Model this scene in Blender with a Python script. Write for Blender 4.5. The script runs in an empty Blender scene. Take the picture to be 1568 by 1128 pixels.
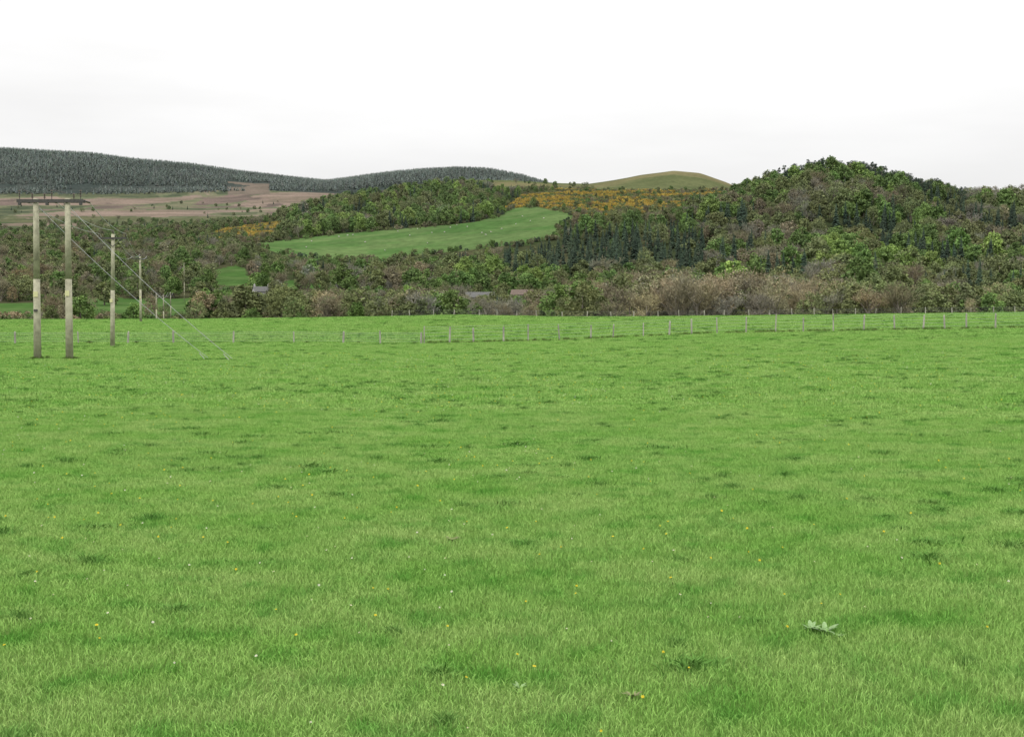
import bpy, math, random
import numpy as np
from mathutils import Vector, Matrix
random.seed(5); rng=np.random.default_rng(11)
scene=bpy.context.scene
EYE=2.6; F=2000.0; CU=784.0; HY=475.0

# ------------------------------------------------------------ helpers
def link(o,parent=None):
    scene.collection.objects.link(o)
    if parent is not None: o.parent=parent
    return o
def hsh(ix,iy,s):
    n=np.sin(ix*127.1+iy*311.7+s*74.7)*43758.5453
    return n-np.floor(n)
def vnoise(x,y,s=0):
    x=np.asarray(x,float); y=np.asarray(y,float)
    ix=np.floor(x); iy=np.floor(y); fx=x-ix; fy=y-iy
    fx=fx*fx*(3-2*fx); fy=fy*fy*(3-2*fy)
    a=hsh(ix,iy,s);b=hsh(ix+1,iy,s);c=hsh(ix,iy+1,s);d=hsh(ix+1,iy+1,s)
    return (a*(1-fx)+b*fx)*(1-fy)+(c*(1-fx)+d*fx)*fy
def fbm(x,y,s=0,o=4):
    v=0;a=.5;t=0
    for i in range(o):
        v=v+a*vnoise(x*2**i+17*i,y*2**i-9*i,s+i*3.3); t+=a; a*=.5
    return v/t
def inpoly(px,py,poly):
    px=np.asarray(px,float);py=np.asarray(py,float)
    r=np.zeros(px.shape,bool); n=len(poly)
    for i in range(n):
        x1,y1=poly[i];x2,y2=poly[(i+1)%n]
        if y1==y2: continue
        c=((y1>py)!=(y2>py))&(px<(x2-x1)*(py-y1)/(y2-y1)+x1)
        r^=c
    return r
def sstep(a,b,x):
    t=np.clip((x-a)/(b-a),0,1); return t*t*(3-2*t)

# ------------------------------------------------------------ terrain heights
US=np.linspace(-640,2200,711)
def zof(D,pts):
    u,y=zip(*pts); return EYE+(HY-np.interp(US,u,y))/F*D
rows=[(1,US*0),(40,US*0)]
rows.append((66,np.interp(US,[0,800,1568],[0,0.0,.25])))
rows.append((103,zof(103,[(0,526),(600,526),(850,521),(1100,513),(1568,507)])))
z190=zof(190,[(0,490.5),(300,489.5),(500,486.5),(700,482.5),(850,485.5),(1000,485),(1300,482),(1568,478)])
rows.append((190,z190)); rows.append((240,z190-.25)); rows.append((290,z190-1.6)); rows.append((350,z190*0-2.2)); rows.append((410,US*0-2.0))
rows.append((500,zof(500,[(0,484),(1568,482)])))
rows.append((600,zof(600,[(0,466),(300,466),(784,466),(1300,464),(1568,464)])))
rows.append((700,zof(700,[(0,450),(300,443),(500,447),(784,455),(1000,450),(1300,438),(1568,440)])))
rows.append((900,zof(900,[(0,420),(200,415),(300,412),(420,410),(600,418),(800,420),(1000,405),(1200,388),(1400,382),(1568,385)])))
rows.append((1010,zof(1010,[(0,400),(200,398),(320,392),(400,388),(470,398),(600,402),(700,395),(800,382),(900,375),(1000,372),(1100,357),(1200,330),(1260,316),(1400,336),(1480,346),(1568,350)])))
rows.append((1200,zof(1200,[(0,383),(300,380),(400,371),(520,365),(650,355),(780,340),(860,330),(950,332),(1050,325),(1120,310),(1180,283),(1215,268),(1255,260),(1330,266),(1370,283),(1430,296),(1480,312),(1520,312),(1568,309)])))
rows.append((1400,zof(1400,[(0,372),(200,366),(320,362),(390,358),(520,350),(650,341),(780,322),(860,312),(950,315),(1050,312),(1120,305),(1200,304),(1260,292),(1400,300),(1480,318),(1568,318)])))
rows.append((1700,zof(1700,[(0,368),(200,362),(320,352),(430,337),(520,312),(600,297),(680,289),(780,294),(820,290),(900,291),(1000,292),(1100,292),(1160,296),(1568,322)])))
rows.append((2000,zof(2000,[(0,362),(200,357),(320,348),(430,342),(540,330),(700,308),(1100,308),(1568,330)])))
rows.append((2600,zof(2600,[(0,345),(200,345),(320,340),(430,335),(540,318),(620,285),(700,273),(780,275),(860,280),(900,282),(940,276),(980,268),(1030,261.5),(1070,266),(1110,281),(1150,300),(1300,320),(1568,330)])))
rows.append((3500,zof(3500,[(0,322),(200,320),(300,322),(420,322),(540,322),(700,310),(1568,340)])))
rows.append((4500,zof(4500,[(0,299),(100,300),(200,301),(300,299),(400,297),(520,297),(600,290),(800,300),(900,310),(1568,340)])))
rows.append((6000,zof(6000,[(-400,221),(0,229),(80,233),(150,237),(200,245),(300,254),(360,263),(430,272),(500,280),(540,275),(600,267),(650,262),(700,259),(750,261),(800,271),(860,290),(1000,320),(1568,340)])))
rows.append((7500,zof(7500,[(0,262),(500,300),(700,290),(900,320),(1568,340)])))
rows.append((14000,US*0+60)); rows.append((40000,US*0))
DL=np.linspace(math.log(1),math.log(40000),1200)
RD=np.log([r[0] for r in rows]); RZ=np.array([r[1] for r in rows])
T=np.empty((1200,len(US)))
for j in range(len(US)): T[:,j]=np.interp(DL,RD,RZ[:,j])
k=np.exp(-np.linspace(-2,2,9)**2); k/=k.sum()
T=np.apply_along_axis(lambda v:np.convolve(np.pad(v,4,mode='edge'),k,'valid'),0,T)
k2=np.exp(-np.linspace(-2,2,5)**2); k2/=k2.sum()
T=np.apply_along_axis(lambda v:np.convolve(np.pad(v,2,mode='edge'),k2,'valid'),1,T)
def uD(x,y):
    x=np.asarray(x,float); y=np.asarray(y,float)
    r=np.hypot(x,y); az=np.arctan2(x,y); ac=np.clip(az,-math.radians(35),math.radians(35))
    return CU+F*np.tan(ac), np.maximum(r*np.cos(ac),1.001), az, r
def H(x,y):
    u,D,az,r=uD(x,y)
    fi=np.clip((np.log(D)-DL[0])/(DL[1]-DL[0]),0,1198.999); i=fi.astype(int); fi=fi-i
    fj=np.clip((u-US[0])/(US[1]-US[0]),0,len(US)-1.001); j=fj.astype(int); fj=fj-j
    z=(T[i,j]*(1-fj)+T[i,j+1]*fj)*(1-fi)+(T[i+1,j]*(1-fj)+T[i+1,j+1]*fj)*fi
    fade=1-.85*sstep(math.radians(42),math.radians(100),np.abs(az))
    z=np.where(D>60,z*fade,z)
    z=z+(vnoise(x/14,y/14,3)-.5)*.08*(1-sstep(150,400,D))*sstep(1.5,6,r)
    z=z+(fbm(x/90,y/90,5,3)-.5)*5*sstep(450,800,D)*(1-.5*sstep(1000,1300,D))
    z=z+(fbm(x/500,y/500,8,4)-.5)*32*sstep(1900,3500,D)*(1-.75*sstep(4400,5700,D))
    return z
def ysc(z,D): return HY-(z-EYE)*F/D
def P(u,D): 
    x=(u-CU)/F*D; return Vector((x,D,float(H(x,D))))

# regions measured in bearing / elevation
PASTURE=[(385,373),(450,367),(520,358),(600,352),(650,348),(720,342),(770,330),(785,318),(840,318),(885,333),(850,350),(865,362),(800,376),(770,376),(700,385),(640,389),(590,399),(540,400),(470,398),(420,386)]
FIELDS=[[(125,459),(300,456),(300,482),(120,482)],[(325,414),(365,405),(392,425),(380,440),(325,436)],[(-60,464),(60,462),(60,484),(-60,484)],[(430,428),(500,433),(500,443),(430,441)]]
GORSE_G=[(770,322),(800,300),(860,290),(1110,288),(1125,305),(1010,328),(900,333),(860,326),(820,316)]
GORSE_L=[(300,372),(340,352),(450,337),(450,350),(425,363),(390,372)]

# ------------------------------------------------------------ materials
def newmat(n):
    m=bpy.data.materials.new(n); m.use_nodes=True
    nt=m.node_tree; b=nt.nodes['Principled BSDF']; b.inputs['Roughness'].default_value=.85
    b.inputs['Specular IOR Level'].default_value=.2
    return m,nt,b
def N(nt,t,**kw):
    n=nt.nodes.new(t)
    for a,v in kw.items(): setattr(n,a,v)
    return n
def mixc(nt,a,b,f,mode='MIX'):
    m=N(nt,'ShaderNodeMix',data_type='RGBA',blend_type=mode)
    for s,v in ((m.inputs[0],f),(m.inputs[6],a),(m.inputs[7],b)):
        if hasattr(v,'links'): nt.links.new(v,s)
        elif isinstance(v,(int,float)): s.default_value=v
        else: s.default_value=(*v,1)
    return m.outputs[2]
def noise(nt,scale,detail=4,vec=None,rough=.55):
    n=N(nt,'ShaderNodeTexNoise'); n.inputs['Scale'].default_value=scale; n.inputs['Detail'].default_value=detail
    n.inputs['Roughness'].default_value=rough
    if vec is not None: nt.links.new(vec,n.inputs['Vector'])
    return n.outputs['Fac']
def ramp(nt,fac,p0,p1,c0=(0,0,0),c1=(1,1,1)):
    r=N(nt,'ShaderNodeValToRGB'); e=r.color_ramp.elements
    e[0].position=p0;e[0].color=(*c0,1);e[1].position=p1;e[1].color=(*c1,1)
    nt.links.new(fac,r.inputs[0]); return r.outputs[0]
def simple(name,col,var=.25,scale=6,rough=.8,metal=0):
    m,nt,b=newmat(name)
    g=N(nt,'ShaderNodeTexCoord').outputs['Object']
    f=noise(nt,scale,5,g)
    c=mixc(nt,[v*(1-var) for v in col],[min(1,v*(1+var)) for v in col],ramp(nt,f,.3,.7))
    nt.links.new(c,b.inputs['Base Color']); b.inputs['Roughness'].default_value=rough; b.inputs['Metallic'].default_value=metal
    return m
def diffuse_only(nt,c):
    d=N(nt,'ShaderNodeBsdfDiffuse'); nt.links.new(c,d.inputs[0]); nt.links.new(d.outputs[0],nt.nodes['Material Output'].inputs[0])

def grass_color(nt,k=1.0):
    pos=N(nt,'ShaderNodeNewGeometry').outputs['Position']
    a=ramp(nt,noise(nt,.06,3,pos),.35,.65)
    b=ramp(nt,noise(nt,.45,6,pos,.72),.38,.62)
    d=ramp(nt,noise(nt,1.7,4,pos,.65),.49,.66)
    c1=(.205*k,.372*k,.082*k); c2=(.16*k,.34*k,.066*k); c3=(.265*k,.405*k,.118*k)
    c=mixc(nt,c1,c2,a)
    c=mixc(nt,c,c3,b)
    return mixc(nt,c,(.56,.77,.58),d,'MULTIPLY'),pos
def make_grass(name,dark=1.0,tint=None,ft=.55):
    m,nt,b=newmat(name)
    c,pos=grass_color(nt,dark)
    if tint: c=mixc(nt,c,tint,ft)
    f=noise(nt,60,1,pos)
    c=mixc(nt,c,(1.4,1.22,1.35),ramp(nt,f,.48,.75),'MULTIPLY')
    diffuse_only(nt,c); nt.nodes.remove(b)
    return m
M_grass=make_grass('grass_blades')
M_tuft=make_grass('grass_tuft_blades',.75,(.075,.19,.038),.6)
def foliage(name,var=1.0):
    m,nt,b=newmat(name)
    at=N(nt,'ShaderNodeAttribute',attribute_type='INSTANCER',attribute_name='tint')
    pos=N(nt,'ShaderNodeNewGeometry').outputs['Position']
    f=ramp(nt,noise(nt,.3,2,pos,.6),.32,.68,(.62,.64,.7),(1.4,1.38,1.2))
    c=mixc(nt,at.outputs['Color'],f,var,'MULTIPLY')
    diffuse_only(nt,c); nt.nodes.remove(b)
    return m
M_leaf=foliage('tree_foliage'); M_twig=foliage('tree_twigs',.8)
M_bark=simple('tree_bark',(.19,.17,.135))

# ------------------------------------------------------------ ground sheet
azf=np.radians(np.arange(-27,27.001,.065)); 
azb=np.radians(np.concatenate([np.arange(28,333,1.0)])) 
az=np.concatenate([azf,azb]); NA=len(az)
rr=np.concatenate([np.exp(np.linspace(math.log(1.0),math.log(30),50)),np.exp(np.linspace(math.log(30.5),math.log(300),190)),np.exp(np.linspace(math.log(304),math.log(7600),400)),np.exp(np.linspace(math.log(8000),math.log(39000),16))]); NR=len(rr)
A,R=np.meshgrid(az,rr); GX=R*np.sin(A); GY=R*np.cos(A); GZ=H(GX,GY)
verts=np.concatenate([[[0,0,float(H(0.,0.))]],np.stack([GX,GY,GZ],-1).reshape(-1,3)])
i=np.arange(NR-1)[:,None]; j=np.arange(NA)[None,:]; j2=(j+1)%NA
quads=np.stack([1+i*NA+j,1+i*NA+j2,1+(i+1)*NA+j2,1+(i+1)*NA+j],-1).reshape(-1,4)[:,::-1]
tris=[(0,1+int(a),1+int((a+1)%NA))[::-1] for a in range(NA)]
me=bpy.data.meshes.new('ground')
me.from_pydata(verts.tolist(),[],quads.tolist()+tris)
me.polygons.foreach_set('use_smooth',np.ones(len(me.polygons),bool))
u,D,azz,r_=uD(verts[:,0],verts[:,1]); x=verts[:,0];y=verts[:,1]
ys=ysc(verts[:,2],D)
col=np.zeros((len(verts),4)); col[:,3]=1
def setc(mask,c1,c2=None,n=None):
    if c2 is None: col[mask,:3]=c1
    else: col[mask,:3]=(np.array(c1)*(1-n[mask,None])+np.array(c2)*n[mask,None])
n1=sstep(.35,.65,fbm(x/60,y/60,1,4)); n2=sstep(.38,.62,fbm(x/300,y/160,2,4)); n3=sstep(.38,.62,fbm(x/35,y/25,9,3))
setc(D<5e5,(.032,.042,.02),(.05,.052,.028),n1)
jx=(fbm(x/40,y/40,21,3)-.5)*14; jy=(fbm(x/40,y/40,22,3)-.5)*5
for f in FIELDS: setc((D>420)&(D<1300)&inpoly(u+jx,ys+jy,f),(.05,.10,.028),(.065,.11,.036),n3)
setc((D>950)&(D<1600)&inpoly(u+jx*.6,ys+jy*.6,PASTURE),(.060,.115,.036),(.082,.128,.048),n3)
setc((D>1150)&(D<1900)&inpoly(u+jx,ys+jy,GORSE_G),(.06,.075,.03),(.09,.095,.042),n1)
setc((D>1100)&(D<1900)&inpoly(u+jx,ys+jy,GORSE_L),(.07,.10,.035),(.10,.10,.045),n1)
moor=(D>1750)&(D<=4700)&(u<650)
setc(moor,(.142,.115,.092),(.185,.145,.122),n2)
q1=fbm(x/300,y/500,31,5); q2=fbm(x/220,y/420,37,4)
setc(moor&(q1>.52),(.095,.11,.067),(.13,.125,.084),n1)
setc(moor&(q2<.41),(.10,.082,.072),(.135,.105,.092),n1)
setc(moor&(q1>.58)&(q2>.5),(.055,.068,.045),(.08,.09,.055),n1)
setc(moor&(ys>332)&(n2>.3),(.06,.075,.042),(.09,.095,.055),n1)
hill=(D>1950)&(D<3600)&(u>=560); setc(hill,(.088,.10,.048),(.13,.12,.065),n2)
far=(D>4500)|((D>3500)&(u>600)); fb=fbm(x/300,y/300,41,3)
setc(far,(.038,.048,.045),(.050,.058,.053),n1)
brk=(D>4300)&(D<5000)&(u>350)&(u<415); setc(brk&(fb>.42),(.13,.108,.09))
fld=D<345
setc(fld,(.07,.16,.03))
ca=me.color_attributes.new('landcover','FLOAT_COLOR','POINT'); ca.data.foreach_set('color',col.ravel())
fa=me.attributes.new('field','FLOAT','POINT'); fa.data.foreach_set('value',(1-sstep(330,360,D)).astype(np.float32))
m,nt,b=newmat('ground_cover')
gc,pos=grass_color(nt,.42)
fine=ramp(nt,noise(nt,.12,8,pos,.7),.3,.7,(.7,.7,.7),(1.3,1.3,1.25))
wide=ramp(nt,noise(nt,.012,6,pos,.65),.35,.65,(.8,.84,.82),(1.18,1.14,1.14))
lc=mixc(nt,N(nt,'ShaderNodeAttribute',attribute_name='landcover').outputs['Color'],fine,1.0,'MULTIPLY')
lc=mixc(nt,lc,wide,1.0,'MULTIPLY')
fd=N(nt,'ShaderNodeAttribute',attribute_name='field').outputs['Fac']
fine2=ramp(nt,noise(nt,14,6,pos,.7),.3,.7,(.75,.75,.7),(1.25,1.2,1.2))
gc=mixc(nt,gc,fine2,1.0,'MULTIPLY')
diffuse_only(nt,mixc(nt,lc,gc,fd)); nt.nodes.remove(b)
me.materials.append(m); link(bpy.data.objects.new('ground',me))

# ------------------------------------------------------------ mesh builder
class MB:
    def __init__(s): s.v=[];s.f=[];s.m=[]
    def add(s,vs,fs,mi=0):
        o=len(s.v); s.v.extend([tuple(map(float,v)) for v in vs])
        for f in fs: s.f.append(tuple(o+i for i in f)); s.m.append(mi)
    def tube(s,p0,p1,r0,r1,n=6,mi=0,caps=True):
        p0=Vector(p0);p1=Vector(p1);d=(p1-p0)
        if d.length<1e-6:return
        d.normalize(); a=d.orthogonal().normalized(); b=d.cross(a)
        vs=[p0+(a*math.cos(t)+b*math.sin(t))*r0 for t in [2*math.pi*k/n for k in range(n)]]
        vs+=[p1+(a*math.cos(t)+b*math.sin(t))*r1 for t in [2*math.pi*k/n for k in range(n)]]
        fs=[(k,(k+1)%n,n+(k+1)%n,n+k) for k in range(n)]
        if caps: fs+=[tuple(range(n))[::-1],tuple(range(n,2*n))]
        s.add(vs,fs,mi)
    def box(s,c,sz,mi=0,rot=None):
        hx,hy,hz=sz[0]/2,sz[1]/2,sz[2]/2
        vs=[Vector((a*hx,b_*hy,c_*hz)) for a in(-1,1) for b_ in(-1,1) for c_ in(-1,1)]
        if rot is not None: vs=[rot@v for v in vs]
        vs=[v+Vector(c) for v in vs]
        s.add(vs,[(0,1,3,2),(4,6,7,5),(0,4,5,1),(2,3,7,6),(0,2,6,4),(1,5,7,3)],mi)
    def quads(s,C,S,mi=0,flat=0,asp=1.0):
        n=len(C); a=rng.normal(size=(n,3)); a/=np.linalg.norm(a,axis=1)[:,None]
        b_=rng.normal(size=(n,3)); b_[:,2]*=(1-flat); a[:,2]*=(1-flat)
        a/=np.linalg.norm(a,axis=1)[:,None]
        b_-=(b_*a).sum(1)[:,None]*a; b_/=np.linalg.norm(b_,axis=1)[:,None]
        S=np.asarray(S).reshape(-1,1)*np.ones((n,1))
        a=a*S; b_=b_*S*asp
        V=np.stack([C-a,C+b_*.8,C+a*.9,C-b_*.8],1).reshape(-1,3)
        o=len(s.v); s.v.extend(map(tuple,V.tolist()))
        for k_ in range(n): s.f.append((o+4*k_,o+4*k_+1,o+4*k_+2,o+4*k_+3)); s.m.append(mi)
    def mesh(s,name,mats,smooth=False):
        me=bpy.data.meshes.new(name); me.from_pydata(s.v,[],s.f)
        for m in mats: me.materials.append(m)
        me.polygons.foreach_set('material_index',s.m)
        if smooth: me.polygons.foreach_set('use_smooth',[True]*len(s.f))
        me.update(); return me
    def obj(s,name,mats,parent=None,smooth=False):
        return link(bpy.data.objects.new(name,s.mesh(name,mats,smooth)),parent)

# ------------------------------------------------------------ tree prototypes (height 1)
def broadleaf(seed,width=.36,ncl=34,nleaf=44,size=.029,base=.12,core=110):
    random.seed(seed); mb=MB()
    mb.tube((0,0,-.03),(.01,0,.3),.028,.02,7,1); mb.tube((.01,0,.3),(0,.02,.65),.02,.008,6,1)
    for k in range(ncl):
        t=(k+random.random())/ncl; z=base+(1-base-.1)*t
        prof=math.sin(math.pi*min(1,max(0.08,(t*.78+.20))))**.5
        rad=width*prof*random.uniform(.65,1.0); a=random.uniform(0,6.283)
        c=np.array([math.cos(a)*rad,math.sin(a)*rad,z])
        if k<12: mb.tube((0,0,max(.15,z-.22)),c,.012,.004,4,1,False)
        r=random.uniform(.07,.13)
        d=rng.normal(size=(nleaf,3)); d/=np.linalg.norm(d,axis=1)[:,None]
        p=c+d*r*(rng.random((nleaf,1))**.3)*np.array([1,1,.85])
        mb.quads(p,rng.uniform(.6,1.3,nleaf)*size,0)
    # inner foliage that closes the crown
    d=rng.normal(size=(core,3)); d/=np.linalg.norm(d,axis=1)[:,None]
    mb.quads(d*(rng.random((core,1))**.4)*np.array([width*.72,width*.72,.30])+np.array([0,0,.52]),rng.uniform(.04,.07,core),0)
    return mb.mesh('broadleaf',[M_leaf,M_bark])
def bare(seed,spread=.55,levels=4,buds=400):
    random.seed(seed); mb=MB(); tips=[]
    def grow(p,d,L,r,lv):
        q=p+d*L
        if lv<=1: mb.tube(p,q,r,r*.6,5,1,False)
        else:
            s=d.orthogonal().normalized(); s.rotate(Matrix.Rotation(random.random()*6.28,3,d))
            w=max(r,.0026)
            mb.add([p-s*w,p+s*w,q+s*w*.4,q-s*w*.4],[(0,1,2,3)],0)
        if lv>=levels: tips.append(q); return
        n=[6,5,5,5][lv]
        for k in range(n):
            t=random.uniform(.35,1) if lv else random.uniform(.25,1)
            nd=Vector((random.gauss(0,1),random.gauss(0,1),random.gauss(.25,.6))).normalized()
            nd=(d*(1-spread*.75)+nd*spread*random.uniform(.7,1.3)+Vector((0,0,.12))).normalized()
            grow(p+d*L*t,nd,L*random.uniform(.55,.8),r*.5,lv+1)
    st=random.choice([1,2])
    for k in range(st):
        d=Vector((random.gauss(0,.22)*(st>1),random.gauss(0,.22)*(st>1),1)).normalized()
        grow(Vector((0,0,-.03)),d,.36,.02,0)
    zmax=max(t.z for t in tips); 
    idx=[random.choice(tips) for _ in range(buds)]
    C=np.array([[*t] for t in idx])+rng.normal(size=(buds,3))*.012
    mb.quads(C,rng.uniform(.007,.016,buds),0)
    mb.v=[(a/zmax,b_/zmax,c/zmax) for a,b_,c in mb.v]
    return mb.mesh('bare',[M_twig,M_bark])
def spruce(seed,w=.2,nk=30,nq=10,name='spruce'):
    random.seed(seed); mb=MB(); mb.tube((0,0,-.03),(0,0,.97),.016,.003,5,1)
    for k in range(nk):
        z=.06+.93*k/(nk-1.); R=w*(1-z)**.85*random.uniform(.75,1.15)+.008
        for q in range(nq):
            a=random.random()*6.28; r=R*random.uniform(.65,1.1); c,s_=math.cos(a),math.sin(a)
            wd=(.018+.35*r*.5)*10/nq; dz=-r*random.uniform(.25,.6)
            p0=Vector((0,0,z+.02)); t=Vector((c*r,s_*r,z+dz)); side=Vector((-s_,c,0))*wd
            mid=(p0*.45+t*.55)
            mb.add([p0,mid+side+Vector((0,0,-.015)),t,mid-side+Vector((0,0,-.015))],[(0,1,2),(0,2,3)],0)
    return mb.mesh(name,[M_leaf,M_bark])
def pine(seed):
    random.seed(seed); mb=MB(); mb.tube((0,0,-.03),(.02,.01,.9),.024,.008,6,1)
    for k in range(24):
        z=random.uniform(.34,.93); rad=.27*math.sin(math.pi*min(.93,(z-.26)/.76))**.7*random.uniform(.3,1); a=random.random()*6.28
        c=np.array([math.cos(a)*rad,math.sin(a)*rad,z]); mb.tube((.01,0,z-.08),c,.008,.003,4,1,False)
        n=50; d=rng.normal(size=(n,3)); d/=np.linalg.norm(d,axis=1)[:,None]
        mb.quads(c+d*random.uniform(.07,.12)*np.array([1,1,.75])*(rng.random((n,1))**.4),rng.uniform(.014,.03,n),0)
    return mb.mesh('pine',[M_leaf,M_bark])
def bush(seed):
    random.seed(seed); mb=MB()
    for k in range(5): mb.tube((0,0,-.1),(random.uniform(-.3,.3),random.uniform(-.3,.3),.55),.02,.008,4,1,False)
    for k in range(24):
        a=random.random()*6.28; rad=.55*math.sqrt(random.random()); z=random.uniform(.1,.88)*(1-.45*rad)
        n=26; d=rng.normal(size=(n,3)); d/=np.linalg.norm(d,axis=1)[:,None]
        mb.quads(np.array([math.cos(a)*rad,math.sin(a)*rad,z])+d*.16*(rng.random((n,1))**.4),rng.uniform(.035,.07,n),0)
    return mb.mesh('bush',[M_leaf,M_bark])
def protocol(name,meshes):
    c=bpy.data.collections.new(name)
    for k_,me in enumerate(meshes):
        c.objects.link(bpy.data.objects.new('%s_%02d_%s'%(name,k_,me.name.split('.')[0]),me))
    return c
protos=[broadleaf(1,.33,44),broadleaf(2,.38,50),broadleaf(3,.29,40),          #0-2
        broadleaf(4,.35,44,36,.022,core=70),broadleaf(5,.39,46,33,.022,core=70),  #3-4 budding
        bare(6),bare(7,.65),bare(8,.6),bare(9,.5),              #5-8
        spruce(10),spruce(11,.25),pine(12),pine(13),            #9-12
        bush(14),bush(15),                                      #13-14
        spruce(16,.22,12,6),spruce(17,.25,12,6)]                #15-16 distant plantation
TREES=protocol('tree_kinds',protos)

def instancer(name,coll,pts,idx,rot,scl,tint):
    me=bpy.data.meshes.new(name); n=len(pts)
    me.vertices.add(n); me.vertices.foreach_set('co',np.asarray(pts,np.float32).ravel())
    a=me.attributes.new('pidx','INT','POINT'); a.data.foreach_set('value',np.asarray(idx,np.int32))
    a=me.attributes.new('prot','FLOAT_VECTOR','POINT'); a.data.foreach_set('vector',np.asarray(rot,np.float32).ravel())
    a=me.attributes.new('pscl','FLOAT_VECTOR','POINT'); a.data.foreach_set('vector',np.asarray(scl,np.float32).ravel())
    t=np.ones((n,4),np.float32); t[:,:3]=tint
    a=me.attributes.new('tint','FLOAT_COLOR','POINT'); a.data.foreach_set('color',t.ravel())
    o=link(bpy.data.objects.new(name,me))
    ng=bpy.data.node_groups.new(name+'_scatter','GeometryNodeTree')
    ng.interface.new_socket('Geometry',in_out='INPUT',socket_type='NodeSocketGeometry')
    ng.interface.new_socket('Geometry',in_out='OUTPUT',socket_type='NodeSocketGeometry')
    gi=ng.nodes.new('NodeGroupInput');go=ng.nodes.new('NodeGroupOutput')
    ip=ng.nodes.new('GeometryNodeInstanceOnPoints'); ci=ng.nodes.new('GeometryNodeCollectionInfo')
    ci.inputs['Collection'].default_value=coll; ci.inputs['Separate Children'].default_value=True; ci.inputs['Reset Children'].default_value=True
    def na(nm,t):
        q=ng.nodes.new('GeometryNodeInputNamedAttribute'); q.data_type=t; q.inputs['Name'].default_value=nm
        return [s for s in q.outputs if s.enabled and s.name=='Attribute'][0]
    ng.links.new(gi.outputs[0],ip.inputs['Points']); ng.links.new(ci.outputs[0],ip.inputs['Instance'])
    ip.inputs['Pick Instance'].default_value=True
    ng.links.new(na('pidx','INT'),ip.inputs['Instance Index'])
    ng.links.new(na('prot','FLOAT_VECTOR'),ip.inputs['Rotation'])
    ng.links.new(na('pscl','FLOAT_VECTOR'),ip.inputs['Scale'])
    ng.links.new(ip.outputs[0],go.inputs[0])
    md=o.modifiers.new('scatter','NODES'); md.node_group=ng
    return o

def cands(d0,d1,s,tl=-.45,tr=.45,sy=None):
    sy=sy or s
    xs=np.arange(d1*tl,d1*tr,s); yy=np.arange(d0,d1,sy)
    X,Y=np.meshgrid(xs,yy); X=X.ravel()+rng.uniform(-.48,.48,X.size)*s; Y=Y.ravel()+rng.uniform(-.48,.48,Y.size)*sy
    k=(X>Y*tl)&(X<Y*tr); return X[k],Y[k]
PAL={'green':(.125,.20,.06),'bright':(.20,.29,.08),'olive':(.155,.18,.08),'brown':(.20,.18,.12),'grey':(.225,.22,.175),'tan':(.29,.25,.16),
     'dark':(.040,.066,.043),'dark2':(.058,.088,.054),'gorse':(.44,.32,.065),'rust':(.20,.165,.095)}
class Scat:
    def __init__(s): s.p=[];s.i=[];s.h=[];s.w=[];s.t=[]
    def add(s,x,y,kind,h,w,t): s.p.append((x,y));s.i.append(kind);s.h.append(h);s.w.append(w);s.t.append(t)
    def emit(s,name,haze=True):
        p=np.array(s.p); z=H(p[:,0],p[:,1]); n=len(p)
        rot=np.zeros((n,3)); rot[:,2]=rng.uniform(0,6.28,n); rot[:,:2]=rng.normal(size=(n,2))*.03
        h=np.array(s.h);w=np.array(s.w); scl=np.stack([h*w,h*w,h],1)
        t=np.array(s.t)*rng.uniform(.78,1.22,(n,1))*(1+rng.normal(size=(n,3))*.03)
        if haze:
            hz=(1-np.exp(-p[:,1]/9500))[:,None]; t=t*(1-hz)+np.array([.225,.245,.235])*hz  # distance haze painted into the plant tints, growing with range
        instancer(name,TREES,np.column_stack([p,z-.1]),s.i,rot,scl,np.clip(t,0,1))
        print(name,n)
R_=random.random
def pick(ws):
    ks=list(ws); r=R_()*sum(ws.values())
    for k_ in ks:
        r-=ws[k_]
        if r<=0:return k_
    return ks[-1]
def spec(kind):
    if kind in('green','bright'): return random.choice([0,1,2]),kind
    if kind=='olive': return random.choice([0,1,3,4]),kind
    if kind in('brown','grey','tan','rust'): return random.choice([5,6,7,8,3]),kind
    if kind in('dark','dark2'): return random.choice([9,9,10]),kind
    if kind=='pine': return random.choice([11,12]),'dark2'
    return random.choice([13,14]),kind
def hh(a,b): # skewed: a few dominant trees
    return a+(b-a)*R_()**1.5
TU=[0,140,300,330,420,470,560,700,820,900,960,1050,1120,1190,1280,1350,1568]
TY=[444,454,447,440,431,436,442,440,440,428,411,403,400,417,426,432,434]

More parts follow.
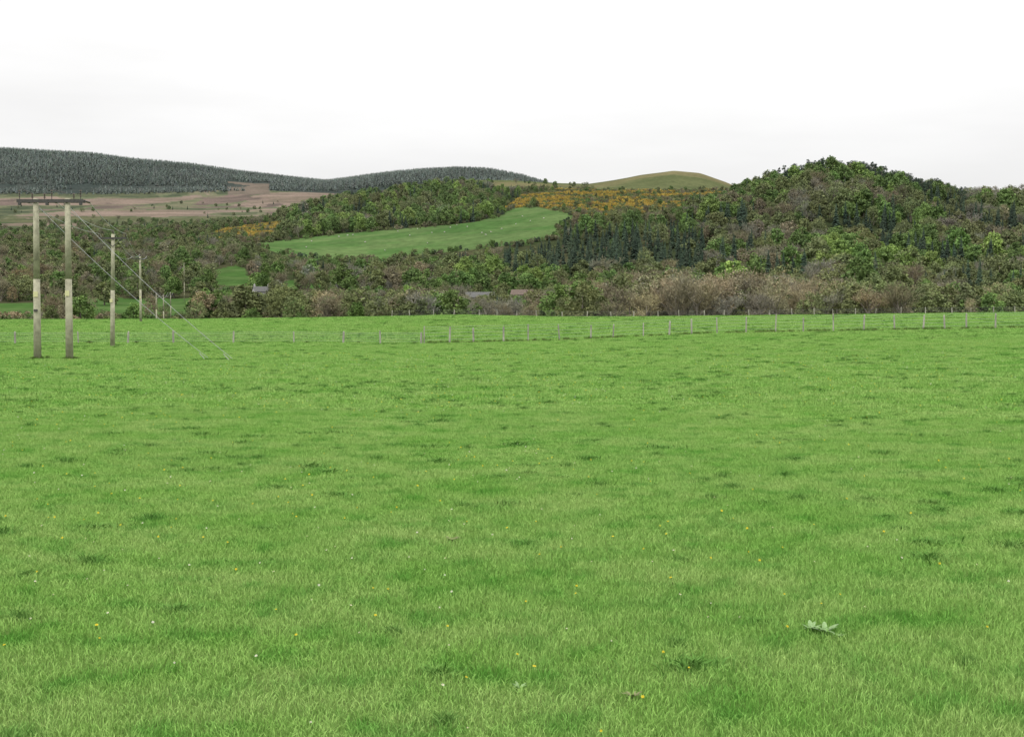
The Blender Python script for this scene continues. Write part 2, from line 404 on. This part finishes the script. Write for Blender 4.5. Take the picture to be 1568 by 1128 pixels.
# valley woodland
S=Scat()
XA,YA=cands(375,560,8.5); XB,YB=cands(560,1135,11.0,sy=15)
X=np.concatenate([XA,XB]);Y=np.concatenate([YA,YB]); Z=H(X,Y); U=CU+F*X/Y; G=ysc(Z,Y)
c1=fbm(X/70,Y/70,51,3); c2=fbm(X/120,Y/60,52,3); c3=vnoise(X/36,Y/50,53)
for x,y,u,g,a,b_,c in zip(X,Y,U,G,c1,c2,c3):
    if y<560:
        lim=(g-np.interp(u,TU,TY))/F*y
        if y>470 and u>900: lim=max(lim,8)
        h=min(17,lim)*random.uniform(.45,1.06)
        if h<1.8: continue
        if 900<u<1290: k=pick({'tan':4,'brown':3,'grey':1.5,'olive':3,'green':.7}); 
        elif u<300: k=pick({'olive':3,'green':3,'brown':2,'grey':1})
        elif 560<u<900: k=pick({'grey':2.5,'brown':2.5,'olive':5,'tan':.7,'green':3 if a>.5 else .8,'dark2':.4})
        else: k=pick({'brown':2,'olive':5,'tan':1.2,'green':3.5 if a>.48 else .8})
        if u<520 and R_()<.25: continue
    else:
        if c<.10 and u<760: continue
        if u>1080:
            if c>.70: k=pick({'dark':6,'green':1}); h=hh(12,22)
            elif a>.53: k=pick({'green':5,'bright':2.8,'olive':2}); h=hh(10,22)
            elif a<.44: k=pick({'brown':2.2,'grey':2,'olive':4}); h=hh(10,19)
            else: k=pick({'olive':5,'green':3,'bright':.6,'brown':1.2,'dark2':.4}); h=hh(10,21)
        elif 765<u<=1110 and g<426 and g>368: 
            k=pick({'dark':9,'dark2':3,'olive':.7}); h=hh(12,19)
        elif u<140: k=pick({'brown':4,'rust':1,'olive':4,'green':1}); h=hh(7,14)
        elif u<470:
            k=pick({'olive':4,'green':5 if a>.46 else 2,'brown':2,'grey':1,'dark':2 if c>.75 else .2}); h=hh(6,14)
        else:
            if c>.78: k='dark'
            elif a>.5: k=pick({'green':5,'bright':1,'olive':3,'brown':.8})
            else: k=pick({'brown':2.6,'grey':2.4,'olive':4,'green':1.2})
            h=hh(7,16)
            if y<660: h=min(h,random.uniform(5,10))
    ht=h*F/y
    skip=False
    if inpoly([u]*3,[g,g-ht*.5,g-ht*.78],PASTURE).any(): continue
    for poly in FIELDS:
        if inpoly([u]*3,[g,g-ht*.5,g-ht*.9],poly).any(): skip=True
    if skip and R_()<.93: continue
    # clearings round the farm buildings
    if 386<u<417 and y<642 and g-ht<443: continue
    if 706<u<822 and y<612 and g-ht<451 and R_()<.9: 
        h=max(0,(g-450.5))*y/F
        if h<1.5: continue
    i_,t=spec(k)
    S.add(x,y,i_,h,random.uniform(.9,1.3) if i_<9 else random.uniform(.85,1.2),PAL[t])
# understorey
X,Y=cands(350,480,3.8); U=CU+F*X/Y; e=fbm(X/30,Y/30,57,3)
for x,y,u,q in zip(X,Y,U,e):
    if R_()<.45 or (u<300 and R_()<.6): continue
    h=random.uniform(1.2,3.2)*(1 if y<400 else 1.3)
    S.add(x,y,random.choice([13,14,13,7]),h,random.uniform(1,1.8),PAL[pick({'tan':3 if q>.5 else 1,'brown':2,'olive':5,'green':1.2})])
X,Y=cands(560,1250,12); U=CU+F*X/Y; G=ysc(H(X,Y),Y)
bad=np.zeros(len(X),bool)
for poly in FIELDS+[PASTURE]: bad|=inpoly(U,G,poly)|inpoly(U,G-6,poly)
for x,y,u,q in zip(X,Y,U,bad):
    if q or (R_()<.3) or (384<u<419 and y<645) or (702<u<825 and y<612): continue
    S.add(x,y,random.choice([13,14]),random.uniform(2,4.5),random.uniform(1.1,1.8),PAL[pick({'olive':5,'green':2,'brown':2})])
# hedge and scrub straggling into the edge of the sloping pasture
PE=PASTURE+[PASTURE[0]]
for (ua,ya),(ub,yb) in zip(PE[:-1],PE[1:]):
    L=math.hypot(ub-ua,(yb-ya)*3); n=int(L/4.5)
    for q in range(n):
        t=random.random(); uu=ua+(ub-ua)*t+random.gauss(0,3); yy=ya+(yb-ya)*t+random.gauss(0,1.2)
        Ds=np.linspace(960,1450,120); hz_=ysc(H((uu-CU)/F*Ds,Ds),Ds); d=float(Ds[np.argmin(np.abs(hz_-yy))])
        S.add((uu-CU)/F*d,d,random.choice([13,14,0,3]),random.uniform(2,5.5),random.uniform(1,1.5),PAL[pick({'olive':4,'green':2,'brown':2,'dark2':1})])
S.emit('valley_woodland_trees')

# wooded hill on the right
S=Scat()
X,Y=cands(1140,1420,9.0,.10,.45,sy=12); U=CU+F*X/Y; Z=H(X,Y); G=ysc(Z,Y); c1=fbm(X/60,Y/60,61,3); c3=vnoise(X/25,Y/35,63)
for x,y,u,g,a,c in zip(X,Y,U,G,c1,c3):
    if u<1060: continue
    if g<305 and 1185<u<1420: k=pick({'pine':8,'dark2':2,'green':.4}); h=hh(8,14.5)
    elif u>1480: k=pick({'grey':3,'brown':2,'olive':3}); h=hh(9,17)
    elif u>1330: k=pick({'pine':4,'dark2':2,'olive':2,'green':1}); h=hh(8,16)
    elif u<1120: k=pick({'olive':4,'green':2,'brown':1.5}); h=hh(5,10)
    else: k=pick({'olive':4,'green':3,'bright':1.8 if a>.5 else .3,'brown':.8,'dark':5 if c>.6 else .3}); h=hh(9,17)
    i_,t=spec(k); S.add(x,y,i_,h,random.uniform(.9,1.2),PAL['dark'] if k=='pine' and R_()<.6 else PAL[t])
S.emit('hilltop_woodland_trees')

# wood on the left hill and scrub under the gorse
S=Scat(); Gs=Scat()
X,Y=cands(1130,1800,10.5,-.45,.19,sy=14); U=CU+F*X/Y; Z=H(X,Y); G=ysc(Z,Y); c1=fbm(X/60,Y/60,71,3); c3=vnoise(X/35,Y/45,73); c2=fbm(X/90,Y/50,72,3)
PA=np.zeros(len(X),bool)
for q in (0,4,8,11): PA|=inpoly(U,G-q,PASTURE)
gg=inpoly(U,G,GORSE_G); gl=inpoly(U,G,GORSE_L)
for x,y,u,g,a,c,b_,pa,g1,g2 in zip(X,Y,U,G,c1,c3,c2,PA,gg,gl):
    if pa: continue
    if g1 or g2: 
        if R_()<.2 and (u>860 or g2):
            i_,t=spec(pick({'brown':2,'olive':3,'green':1,'dark':1 if c>.6 else 0})); S.add(x,y,i_,random.uniform(3,7),1.2,PAL[t])
        continue
    if u<430:
        if y>1600 and u<330: continue
        if R_()<.25: continue
        k=pick({'brown':1.8,'olive':4,'green':2.5,'dark':3 if c>.7 else .1}); h=hh(5,13)
    elif u<800:
        k=pick({'bright':2.5 if a>.5 else .5,'green':4,'olive':3,'brown':.6,'grey':.4}) if c<.62 else pick({'dark':7,'green':1}); h=hh(9,19)
        if u>750: h*=.6
    else:
        k=pick({'brown':1.8,'olive':4,'green':2.5,'bright':.6 if a>.5 else 0,'dark':5 if c>.75 else .2}); h=hh(6,13)
        if y>1500: h*=.6
    i_,t=spec(k); S.add(x,y,i_,h,random.uniform(.9,1.25),PAL[t])
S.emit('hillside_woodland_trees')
X,Y=cands(1150,1760,4.4,-.26,.19); U=CU+F*X/Y; Z=H(X,Y); G=ysc(Z,Y); e=fbm(X/45,Y/30,77,4)
gg=inpoly(U,G,GORSE_G); gl=inpoly(U,G,GORSE_L)
for x,y,u,q,g1,g2 in zip(X,Y,U,e,gg,gl):
    if not(g1 or g2): continue
    th=.51 if u<960 else .56
    if q>th and R_()<.55: Gs.add(x,y,random.choice([13,14]),random.uniform(1.8,3.2),random.uniform(1,1.5),PAL['gorse'])
    elif R_()<.5: Gs.add(x,y,random.choice([13,14]),random.uniform(1,2.6),random.uniform(1,1.6),PAL[pick({'rust':2,'olive':3,'green':2,'brown':1})])
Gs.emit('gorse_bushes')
# distant plantation on the ridge
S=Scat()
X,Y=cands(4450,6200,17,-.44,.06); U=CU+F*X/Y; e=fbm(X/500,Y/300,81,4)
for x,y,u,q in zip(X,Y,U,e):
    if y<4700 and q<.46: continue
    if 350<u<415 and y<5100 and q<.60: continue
    S.add(x,y,15 if R_()<.5 else 16,random.uniform(12,17),2.0,np.array((.27,.315,.305))*(.85+.6*(q-.4)))  # pale bluish tint has the distance haze put into its colour
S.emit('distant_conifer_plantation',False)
# moorland edge trees
S=Scat()
for (u0,u1,d0,d1,n) in [(310,400,1900,2250,240),(0,560,1800,2200,650),(60,260,2300,2700,90),(-40,560,2400,3900,90),(700,900,2200,2500,30)]:
    for _ in range(n):
        u=random.uniform(u0,u1); d=random.uniform(d0,d1); k=pick({'dark2':2,'olive':3,'green':2,'brown':1})
        i_,t=spec(k); S.add((u-CU)/F*d,d,i_,random.uniform(5,12),1.3,PAL[t])
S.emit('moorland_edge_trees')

# ------------------------------------------------------------ grass
def patch(size,n,w,h,mat,name='grass_patch',round_=False,lean=.85):
    if round_:
        a=rng.uniform(0,6.283,n); q=np.abs(rng.normal(size=n))*size*.25; bx=np.cos(a)*q; by=np.sin(a)*q
    else: bx=rng.uniform(-size/2,size/2,n); by=rng.uniform(-size/2,size/2,n)
    th=rng.uniform(0,6.283,n); hh=h*rng.uniform(.45,1.15,n); ww=w*rng.uniform(.6,1.2,n)
    la=rng.uniform(0,6.283,n); ll=hh*lean*rng.uniform(.2,1.6,n)
    sx=np.cos(th)*ww/2; sy=np.sin(th)*ww/2; lx=np.cos(la)*ll; ly=np.sin(la)*ll
    z0=np.full(n,-.02)
    V=np.stack([np.stack([bx-sx,by-sy,z0],1),np.stack([bx+sx,by+sy,z0],1),
      np.stack([bx+sx*.8+lx*.4,by+sy*.8+ly*.4,hh*.6],1),np.stack([bx-sx*.8+lx*.4,by-sy*.8+ly*.4,hh*.6],1),
      np.stack([bx+lx,by+ly,hh],1)],1).reshape(-1,3)
    o=np.arange(n)*5
    f=np.stack([o,o+1,o+2,o+3],1).tolist()+np.stack([o+3,o+2,o+4],1).tolist()
    me=bpy.data.meshes.new(name); me.from_pydata(V.tolist(),[],f); me.materials.append(mat); return me
gp=[patch(1,2900,.0068,.055,M_grass) for _ in range(5)]+[patch(3,3600,.020,.07,M_grass) for _ in range(4)]+[patch(6,3600,.044,.09,M_grass) for _ in range(3)]
GR=protocol('grass_kinds',gp)
pts=[];idx=[];rot=[];scl=[]
def tiles(d0,d1,s,i0,i1):
    X,Y=np.meshgrid(np.arange(-d1*.62-6,d1*.62+6,s),np.arange(2.5,d1+10,s)); X=X.ravel();Y=Y.ravel()
    Rr=np.hypot(X,Y)*(1+.14*(vnoise(X/7,Y/7,88)-.5))
    k=(np.abs(X)<Y*.46+2)&(Rr>d0)&(Rr<=d1); X=X[k];Y=Y[k]
    z=H(X,Y)+.008; gx=(H(X+s/2,Y)-H(X-s/2,Y))/s; gy=(H(X,Y+s/2)-H(X,Y-s/2))/s
    hs=.5+1.0*fbm(X/4,Y/4,91,3)
    for a,b_,c,p,q,h in zip(X,Y,z,gx,gy,hs):
        kq=random.randrange(4)*math.pi/2
        M=Vector((-p,-q,1)).normalized(); e=(Vector((0,0,1)).rotation_difference(M).to_matrix()@Matrix.Rotation(kq,3,'Z')).to_euler()
        pts.append((a,b_,c)); idx.append(random.randrange(i0,i1)); rot.append(tuple(e)); scl.append((1.01,1.01,h))
tiles(3,37,1.0,0,5); tiles(34,108,3.0,5,9); tiles(101,256,6.0,9,12)
instancer('meadow_grass',GR,pts,idx,rot,scl,(1,1,1)); print('grass tiles',len(pts))
# denser green tufts
tp=[patch(.30,120,.008,.095,M_tuft,'tuft',True,.8) for _ in range(4)]
TF=protocol('tuft_kinds',tp)
pts=[];idx=[];rot=[];scl=[]
X,Y=cands(4,230,.8,-.5,.5)
cl=fbm(X/5,Y/3,95,3); pr=np.where(cl>.52,.40,.10)*np.where(Y>50,.4,1)*np.where(Y>120,.4,1)
k=rng.random(len(X))<pr; X=X[k];Y=Y[k]; Z=H(X,Y)
for a,b_,c in zip(X,Y,Z):
    s=random.uniform(.4,1.5)*(1+b_/70); pts.append((a,b_,c)); idx.append(random.randrange(4)); rot.append((0,0,R_()*.6-.3)); scl.append((s*random.uniform(1,1.8),s,random.uniform(.6,1.25)*(1+b_/250)))
instancer('grass_tufts',TF,pts,idx,rot,scl,(1,1,1)); print('tufts',len(pts))
# wild flowers
M_w=simple('daisy_petals',(.62,.62,.58),.05); M_y=simple('dandelion_petals',(.6,.48,.03),.1); M_st=simple('flower_stem',(.1,.2,.04))
def flower(mat,r,h,n):
    mb=MB(); mb.tube((0,0,0),(0,0,h),.0015,.0012,4,1)
    for k_ in range(n):
        a=6.283*k_/n; a2=a+6.283/n*.8
        mb.add([(0,0,h),(math.cos(a)*r,math.sin(a)*r,h+.004),(math.cos((a+a2)/2)*r*1.15,math.sin((a+a2)/2)*r*1.15,h+.005),(math.cos(a2)*r,math.sin(a2)*r,h+.004)],[(0,1,2,3)],0)
    mb.tube((0,0,h+.002),(0,0,h+.009),r*.35,r*.2,6,2 if mat is M_w else 0)
    return mb.mesh('flower',[mat,M_st,M_y])
FL=protocol('flower_kinds',[flower(M_w,.007,.07,12),flower(M_y,.009,.07,14)])
pts=[];idx=[];rot=[];scl=[]
X,Y=cands(5,80,.6,-.5,.5); e=fbm(X/6,Y/6,99,3); k=rng.random(len(X))<np.where(e>.5,.7,.15)*np.where(Y>40,.5,1); X=X[k];Y=Y[k];Z=H(X,Y)
for a,b_,c in zip(X,Y,Z):
    s=random.uniform(.7,1.3)*(1+b_/80); pts.append((a,b_,c)); idx.append(0 if R_()<.45 else 1); rot.append((random.uniform(.1,.9),random.uniform(-.4,.4),0)); scl.append((s,s,1.1))
instancer('meadow_flowers',FL,pts,idx,rot,scl,(1,1,1)); print('flowers',len(pts))

# dock plants
M_dock=simple('dock_leaf',(.20,.30,.13),.3,20); M_dockb=simple('withered_leaf',(.19,.19,.09),.3,20)
def dock(u,D,s,mat,n=13):
    mb=MB(); p=P(u,D)
    for k_ in range(n):
        a=6.283*k_/n+random.uniform(-.3,.3); L=s*random.uniform(.6,1.1); w=L*.15; el=random.uniform(.6,1.25)
        vs=[]
        for t in range(7):
            q=t/6; rr_=L*q*math.cos(el*(1-.5*q)); z=L*q*math.sin(el)*(1-.35*q)+.01
            ww=w*math.sin(math.pi*min(1,.08+.92*q))**.7*(1+.12*math.sin(t*2.5+k_)) if t<6 else .003
            c=Vector((math.cos(a)*rr_,math.sin(a)*rr_,z)); sd=Vector((-math.sin(a),math.cos(a),0))
            vs+=[c-sd*ww+Vector((0,0,ww*.3)),c,c+sd*ww+Vector((0,0,ww*.3))]
        fs=[]
        for t in range(6):
            fs+=[(3*t,3*t+1,3*t+4,3*t+3),(3*t+1,3*t+2,3*t+5,3*t+4)]
        mb.add(vs,fs,0)
    o=mb.obj('dock_plant',[mat],None,True); o.location=p
dock(1268,10.4,.15,M_dock,10); dock(1246,10.5,.12,M_dock,8); dock(970,8.7,.09,M_dockb,9); dock(795,8.9,.07,M_dock,7); dock(692,14.6,.10,M_dockb,9); dock(1290,10.3,.09,M_dock,7)

# ------------------------------------------------------------ poles and lines
M_wood=simple('weathered_pole_wood',(.34,.325,.235),.3,3); M_steel=simple('galvanised_steel',(.085,.08,.078),.2,8,.6,.3)
M_porc=simple('brown_insulator',(.07,.05,.042),.1,5,.35); M_plate=simple('warning_plate',(.6,.58,.33),.05)
M_pw=simple('fence_post_wood',(.33,.315,.26),.4,2); M_wire=simple('steel_wire',(.36,.36,.36),.1,5,.6,0)
def insul(mb,c,h=.26):
    c=Vector(c); mb.tube(c,c+Vector((0,0,h)),.02,.02,6,1)
    for k_ in range(3): 
        z=h*(.3+.27*k_); mb.tube(c+Vector((0,0,z)),c+Vector((0,0,z+.05)),.085,.04,8,2)
def polemesh(mb,x,y,h,r0=.17,r1=.115,lean=0):
    mb.tube((x,y,-.4),(x+lean*.5,y,h*.5),r0,(r0+r1)/2,14,0); mb.tube((x+lean*.5,y,h*.5),(x+lean,y,h),(r0+r1)/2,r1,14,0)
MATS=[M_wood,M_steel,M_porc,M_plate]
hp=P(81.5,69.3); root=bpy.data.objects.new('electricity_h_pole',None); link(root); root.location=hp
for nm,xo,ln in (('left_pole',-.85,.05),('right_pole',.85,.02)):
    mb=MB(); polemesh(mb,xo,0,8.5,.20,.14,ln); mb.obj(nm,MATS,root,True)
mb=MB()
for yo in(-.18,.18): mb.box((0,yo,8.36),(3.5,.07,.17),1)
for xo in(-.85,.85): 
    mb.tube((xo,-.2,8.38),(xo,.2,8.38),.02,.02,6,1)
for xo in(-1.6,.1,1.62): insul(mb,(xo,-.17,8.45),.5)
for xo in(-1.05,-.4,1.15): insul(mb,(xo,.17,8.45),.34)
for xo in(-1.6,-.15,1.62):
    mb.tube((xo,.17,8.4),(xo+.12,.9,8.36),.06,.06,8,2)
    mb.box((xo,-.17,8.20),(.14,.14,.14),1)
mb.tube((-1.55,-.17,9.0),(-.9,-.17,8.75),.022,.022,5,1); mb.tube((.15,-.17,8.95),(.9,-.17,8.75),.022,.022,5,1)
mb.obj('crossarm_and_insulators',MATS,root)
mb=MB(); mb.box((-.83,-.2,3.45),(.24,.02,.28),3); mb.box((.84,-.2,3.5),(.22,.02,.28),3); mb.box((-.83,-.21,2.6),(.2,.03,.12),1)
mb.obj('warning_plates',MATS,root)
heads=[[hp+Vector((xo+.12,.9,8.36)) for xo in(-1.6,-.15,1.62)]]
def single(u,D,ytop,lean=0):
    p=P(u,D); h=EYE+(HY-ytop)/F*D-p.z
    root=bpy.data.objects.new('electricity_pole',None); link(root); root.location=p
    mb=MB(); polemesh(mb,0,0,h,.17,.12,lean); mb.obj('pole',MATS,root,True)
    mb=MB(); mb.box((lean,-.14,h-.3),(2.0,.09,.12),1)
    mb.tube((lean,-.13,h-.9),(lean-.7,-.13,h-.33),.025,.025,5,1); mb.tube((lean,-.13,h-.9),(lean+.7,-.13,h-.33),.025,.025,5,1)
    hs=[]
    for xo,zo in((-.95,-.24),(0,.0),(.95,-.24)):
        insul(mb,(lean+xo,-.14 if xo else 0,h+zo),.26); hs.append(p+Vector((lean+xo,-.14 if xo else 0,h+zo+.27)))
    mb.obj('crossarm_and_insulators',MATS,root); mb=MB(); mb.box((0,-.175,3.3),(.2,.02,.25),3); mb.obj('warning_plate',MATS,root)
    return hs
heads.append(single(172,94.5,359,.15)); heads.append(single(216,175,393)); heads.append(single(240,300,450)); heads.append(single(251,372,452)); heads.append(single(262,470,448))
single(283,620,403)
mb=MB()
def wire(a,b_,sag,r=.012,n=14):
    pr=a
    for k_ in range(1,n+1):
        t=k_/n; q=a.lerp(b_,t)-Vector((0,0,sag*4*t*(1-t))); mb.tube(pr,q,r,r,4,0,False); pr=q
for a,b_ in zip(heads[:-1],heads[1:]):
    for k_ in range(3): wire(a[k_],b_[k_],(b_[k_]-a[k_]).length*.012,.02)
mb.obj('power_line_wires',[M_wire])
mb=MB(); 
wire(hp+Vector((-.8,0,8.2)),P(318,69.5)+Vector((0,0,.1)),.3,.013); wire(hp+Vector((.83,0,8.2)),P(355,68.5)+Vector((0,0,.1)),.3,.013)
for uu,dd in((318,69.5),(355,68.5)): 
    q=P(uu,dd); mb.tube(q+Vector((-.05,0,-.1)),q+Vector((-.45,0,.35)),.022,.022,6,0)
mb.obj('stay_wires',[M_wire])

# fence
def fence(path,gap,h,name):
    mb=MB(); pts=[Vector((( u-CU)/F*D,D,0)) for u,D in path]; out=[]; carry=0
    for a,b_ in zip(pts[:-1],pts[1:]):
        L=(b_-a).length; t=carry
        while t<L: out.append(a.lerp(b_,t/L)); t+=gap*random.uniform(.8,1.2)
        carry=t-L
    tops=[]
    for p in out:
        z=float(H(p.x,p.y)); hh=h*random.uniform(.8,1.1); lx=random.gauss(0,.06); ly=random.gauss(0,.04); r=random.uniform(.05,.085)
        mb.tube((p.x,p.y,z-.2),(p.x+lx,p.y+ly,z+hh),r,r*.92,8,0); mb.tube((p.x+lx,p.y+ly,z+hh),(p.x+lx,p.y+ly,z+hh+.05),r*.92,r*.3,8,0)
        tops.append(Vector((p.x,p.y-r,z)))
    for a,b_ in zip(tops[:-1],tops[1:]):
        for q in(.25,.48,.7,.92,1.08): mb.tube(a+Vector((0,0,h*q*.88)),b_+Vector((0,0,h*q*.88)),.006,.006,3,1,False)
    mb.obj(name,[M_pw,M_wire]); return out
f1=fence([(1900,113),(1535,110),(1090,107),(950,104),(850,102),(645,100)],2.35,1.35,'post_and_wire_fence')
f2=fence([(645,100),(480,104),(300,103),(-120,101)],4.0,.9,'post_and_wire_fence')
f3=fence([(-80,82),(30,82)],2.5,.6,'low_wire_fence')
f4=fence([(600,188),(700,192),(1100,192),(1568,190),(1700,190)],3.2,.9,'post_and_wire_fence')
pts=[];idx=[];rot=[];scl=[]
for fo,den in((f1,8),(f2,1),(f3,16),(f4,2)):
    for a,b_ in zip(fo[:-1],fo[1:]):
        for _ in range(den):
            q=a.lerp(b_,R_()); x=q.x+random.gauss(0,.15); y=q.y+random.gauss(0,.2); s=random.uniform(1.2,2.4)
            pts.append((x,y,float(H(x,y)))); idx.append(random.randrange(4)); rot.append((0,0,R_()*6.28)); scl.append((s,s,random.uniform(1.2,2.6)))
for xo in(-.85,.85):
    for _ in range(14):
        x=hp.x+xo+random.gauss(0,.25); y=hp.y+random.gauss(0,.25); pts.append((x,y,float(H(x,y)))); idx.append(random.randrange(4)); rot.append((0,0,R_()*6.28)); scl.append((1.2,1.2,random.uniform(1.2,2.4)))
M_rank=make_grass('rank_grass_blades',.6,(.11,.14,.05))
RK=protocol('rank_kinds',[patch(.3,120,.012,.1,M_rank,'rank',True,.6) for _ in range(4)])
instancer('rank_grass_by_fence',RK,pts,idx,rot,scl,(1,1,1))

# ------------------------------------------------------------ buildings
M_white=simple('whitewashed_wall',(.45,.445,.42),.1,1); M_stone=simple('stone_wall',(.17,.16,.13),.3,2); M_slate=simple('slate_roof',(.115,.115,.11),.2,2)
M_red=simple('rusty_red_roof',(.13,.10,.08),.25,1.5); M_glass=simple('window_glass',(.03,.035,.04),.1,2,.1); M_door=simple('painted_door',(.08,.05,.03))
def house(name,u,D,L,W,Hh,Rh,rz,wall,roof,chim=True,nw=4):
    p=P(u,D); root=bpy.data.objects.new(name,None); link(root); root.location=p; root.rotation_euler=(0,0,rz)
    mb=MB(); l,w=L/2,W/2
    vs=[(-l,-w,-1),(l,-w,-1),(l,w,-1),(-l,w,-1),(-l,-w,Hh),(l,-w,Hh),(l,w,Hh),(-l,w,Hh),(-l,0,Hh+Rh),(l,0,Hh+Rh)]
    mb.add(vs,[(0,1,5,4),(2,3,7,6),(1,2,6,9,5),(3,0,4,8,7),(4,5,9,8),(6,7,8,9)]); mb.obj('walls',[wall],root)
    mb=MB(); o=.35; ov=.3; sl=Rh/w
    for s in(-1,1):
        a=[(-l-ov,s*(w+o),Hh-o*sl+.05),(l+ov,s*(w+o),Hh-o*sl+.05),(l+ov,0,Hh+Rh+.05),(-l-ov,0,Hh+Rh+.05)]
        a+= [(x_,y_,z_+.14) for x_,y_,z_ in a]
        mb.add(a,[(0,1,2,3),(4,5,6,7),(0,1,5,4),(0,3,7,4),(1,2,6,5)])
    mb.obj('roof',[roof],root)
    if chim:
        mb=MB()
        for xx in(-l+.5,l-.5):
            mb.box((xx,0,Hh+Rh+.5),(.7,.7,1.5)); mb.tube((xx,0,Hh+Rh+1.24),(xx,0,Hh+Rh+1.6),.14,.11,8)
        mb.obj('chimneys',[wall],root)
    mb=MB()
    for k_ in range(nw):
        xx=-l+L*(k_+.5)/nw
        if k_==nw//2: continue
        mb.box((xx,-w-.02,Hh*.55),(1.0,.08,1.2))
    mb.obj('windows',[M_glass],root)
    mb=MB(); xx=-l+L*(nw//2+.5)/nw; mb.box((xx,-w-.02,1.0),(1.0,.08,2.1)); mb.obj('door',[M_door],root)
house('white_cottage',401,640,8,5,3.2,2.2,.5,M_white,M_slate)
house('stone_farm_building',735,590,13,6,3.6,2.2,.1,M_stone,M_slate,False,5)
house('red_roofed_barn',800,612,10,6,4.2,2.2,-.15,M_stone,M_red,False,4)
house('white_cottage',511,680,4.5,4,2.2,1.4,-.3,M_white,M_slate,True,3)

# ------------------------------------------------------------ sheep
M_wool=simple('sheep_wool',(.5,.48,.42),.1,8); M_face=simple('sheep_face',(.10,.09,.08),.1,8)
def sheep_mesh():
    V=[(0,0,.62),(.35,0,.66),(-.35,0,.62),(.55,0,.62),(.68,0,.42),(.74,0,.22),(-.5,0,.6)]
    E=[(0,1),(0,2),(1,3),(3,4),(4,5),(2,6)]; Rr=[.25,.23,.24,.12,.085,.05,.10]
    for sx,s in((.33,1),(.33,-1),(-.36,1),(-.36,-1)):
        b_=1 if sx>0 else 2; i0=len(V); V+=[(sx,s*.13,.42),(sx+(.02 if sx>0 else -.05),s*.13,.22),(sx,s*.13,.0)]; Rr+=[.09,.04,.035]; E+=[(b_,i0),(i0,i0+1),(i0+1,i0+2)]
    me=bpy.data.meshes.new('sheep_rig'); me.from_pydata(V,E,[]); o=link(bpy.data.objects.new('sheep_tmp',me))
    md=o.modifiers.new('s','SKIN')
    for k_,r in enumerate(Rr): me.skin_vertices[0].data[k_].radius=(r,r)
    me.skin_vertices[0].data[0].use_root=True
    o.modifiers.new('ss','SUBSURF').levels=1
    dg=bpy.context.evaluated_depsgraph_get(); m2=bpy.data.meshes.new_from_object(o.evaluated_get(dg)); bpy.data.objects.remove(o)
    m2.materials.clear(); m2.materials.append(M_wool); m2.materials.append(M_face)
    for p in m2.polygons:
        if p.center.x>.62 or p.center.z<.28: p.material_index=1
        p.use_smooth=True
    return m2
sm=sheep_mesh()
def invert(u,yt):
    Ds=np.linspace(980,1450,300); xs=(u-CU)/F*Ds; yy=ysc(H(xs,Ds),Ds); return float(Ds[np.argmin(np.abs(yy-yt))])
for (u,yt) in [(478,371),(520,364),(533,362),(541,361),(610,356),(628,362),(640,352),(662,358),(681,357),(690,350),(738,358),(744,361),(752,357),(768,352),(700,346),(716,349),(812,340),(832,336),(790,345),(590,385),(470,380),(560,372),(655,374),(800,333)]:
    d=invert(u,yt); o=link(bpy.data.objects.new('sheep',sm)); o.location=P(u,d); o.rotation_euler=(0,0,R_()*6.28); o.scale=(1.4,1.4,1.4)

# ------------------------------------------------------------ world, sun, camera
EL,AZ=math.radians(48),math.radians(215)
w=bpy.data.worlds.new('World'); scene.world=w; w.use_nodes=True; nt=w.node_tree; bg=nt.nodes['Background']
sky=N(nt,'ShaderNodeTexSky',sky_type='NISHITA'); sky.sun_disc=False; sky.sun_elevation=EL; sky.sun_rotation=AZ
tc=N(nt,'ShaderNodeTexCoord').outputs['Generated']; sp=N(nt,'ShaderNodeSeparateXYZ'); nt.links.new(tc,sp.inputs[0])
mx=N(nt,'ShaderNodeMath',operation='MAXIMUM'); nt.links.new(sp.outputs[2],mx.inputs[0]); mx.inputs[1].default_value=0
ml=N(nt,'ShaderNodeMath',operation='MULTIPLY_ADD'); nt.links.new(mx.outputs[0],ml.inputs[0]); ml.inputs[1].default_value=18; ml.inputs[2].default_value=7.15
mp=N(nt,'ShaderNodeMapping'); mp.inputs['Scale'].default_value=(1,1,5); nt.links.new(tc,mp.inputs[0])
cl=ramp(nt,noise(nt,2.2,5,mp.outputs[0]),.3,.7,(.925,.918,.912),(1.09,1.085,1.08))
cv=N(nt,'ShaderNodeVectorMath',operation='SCALE'); nt.links.new(cl,cv.inputs[0]); nt.links.new(ml.outputs[0],cv.inputs['Scale'])
c=mixc(nt,sky.outputs[0],cv.outputs[0],.97); nt.links.new(c,bg.inputs[0]); bg.inputs[1].default_value=.1
sl=bpy.data.lights.new('sun','SUN'); sl.energy=1.0; sl.angle=math.radians(25); sl.color=(1,.97,.92)
so=link(bpy.data.objects.new('sun',sl)); so.rotation_euler=(math.radians(90)-EL,0,math.pi-AZ)
cam=bpy.data.cameras.new('camera'); cam.sensor_width=36; cam.lens=36*F/1568; cam.clip_end=60000; cam.clip_start=.1
co=link(bpy.data.objects.new('camera',cam)); co.location=(0,0,EYE); co.rotation_euler=(math.radians(90)-math.atan(89/F),0,0)
scene.camera=co
scene.view_settings.view_transform='Standard'; scene.view_settings.look='None'; scene.view_settings.exposure=0
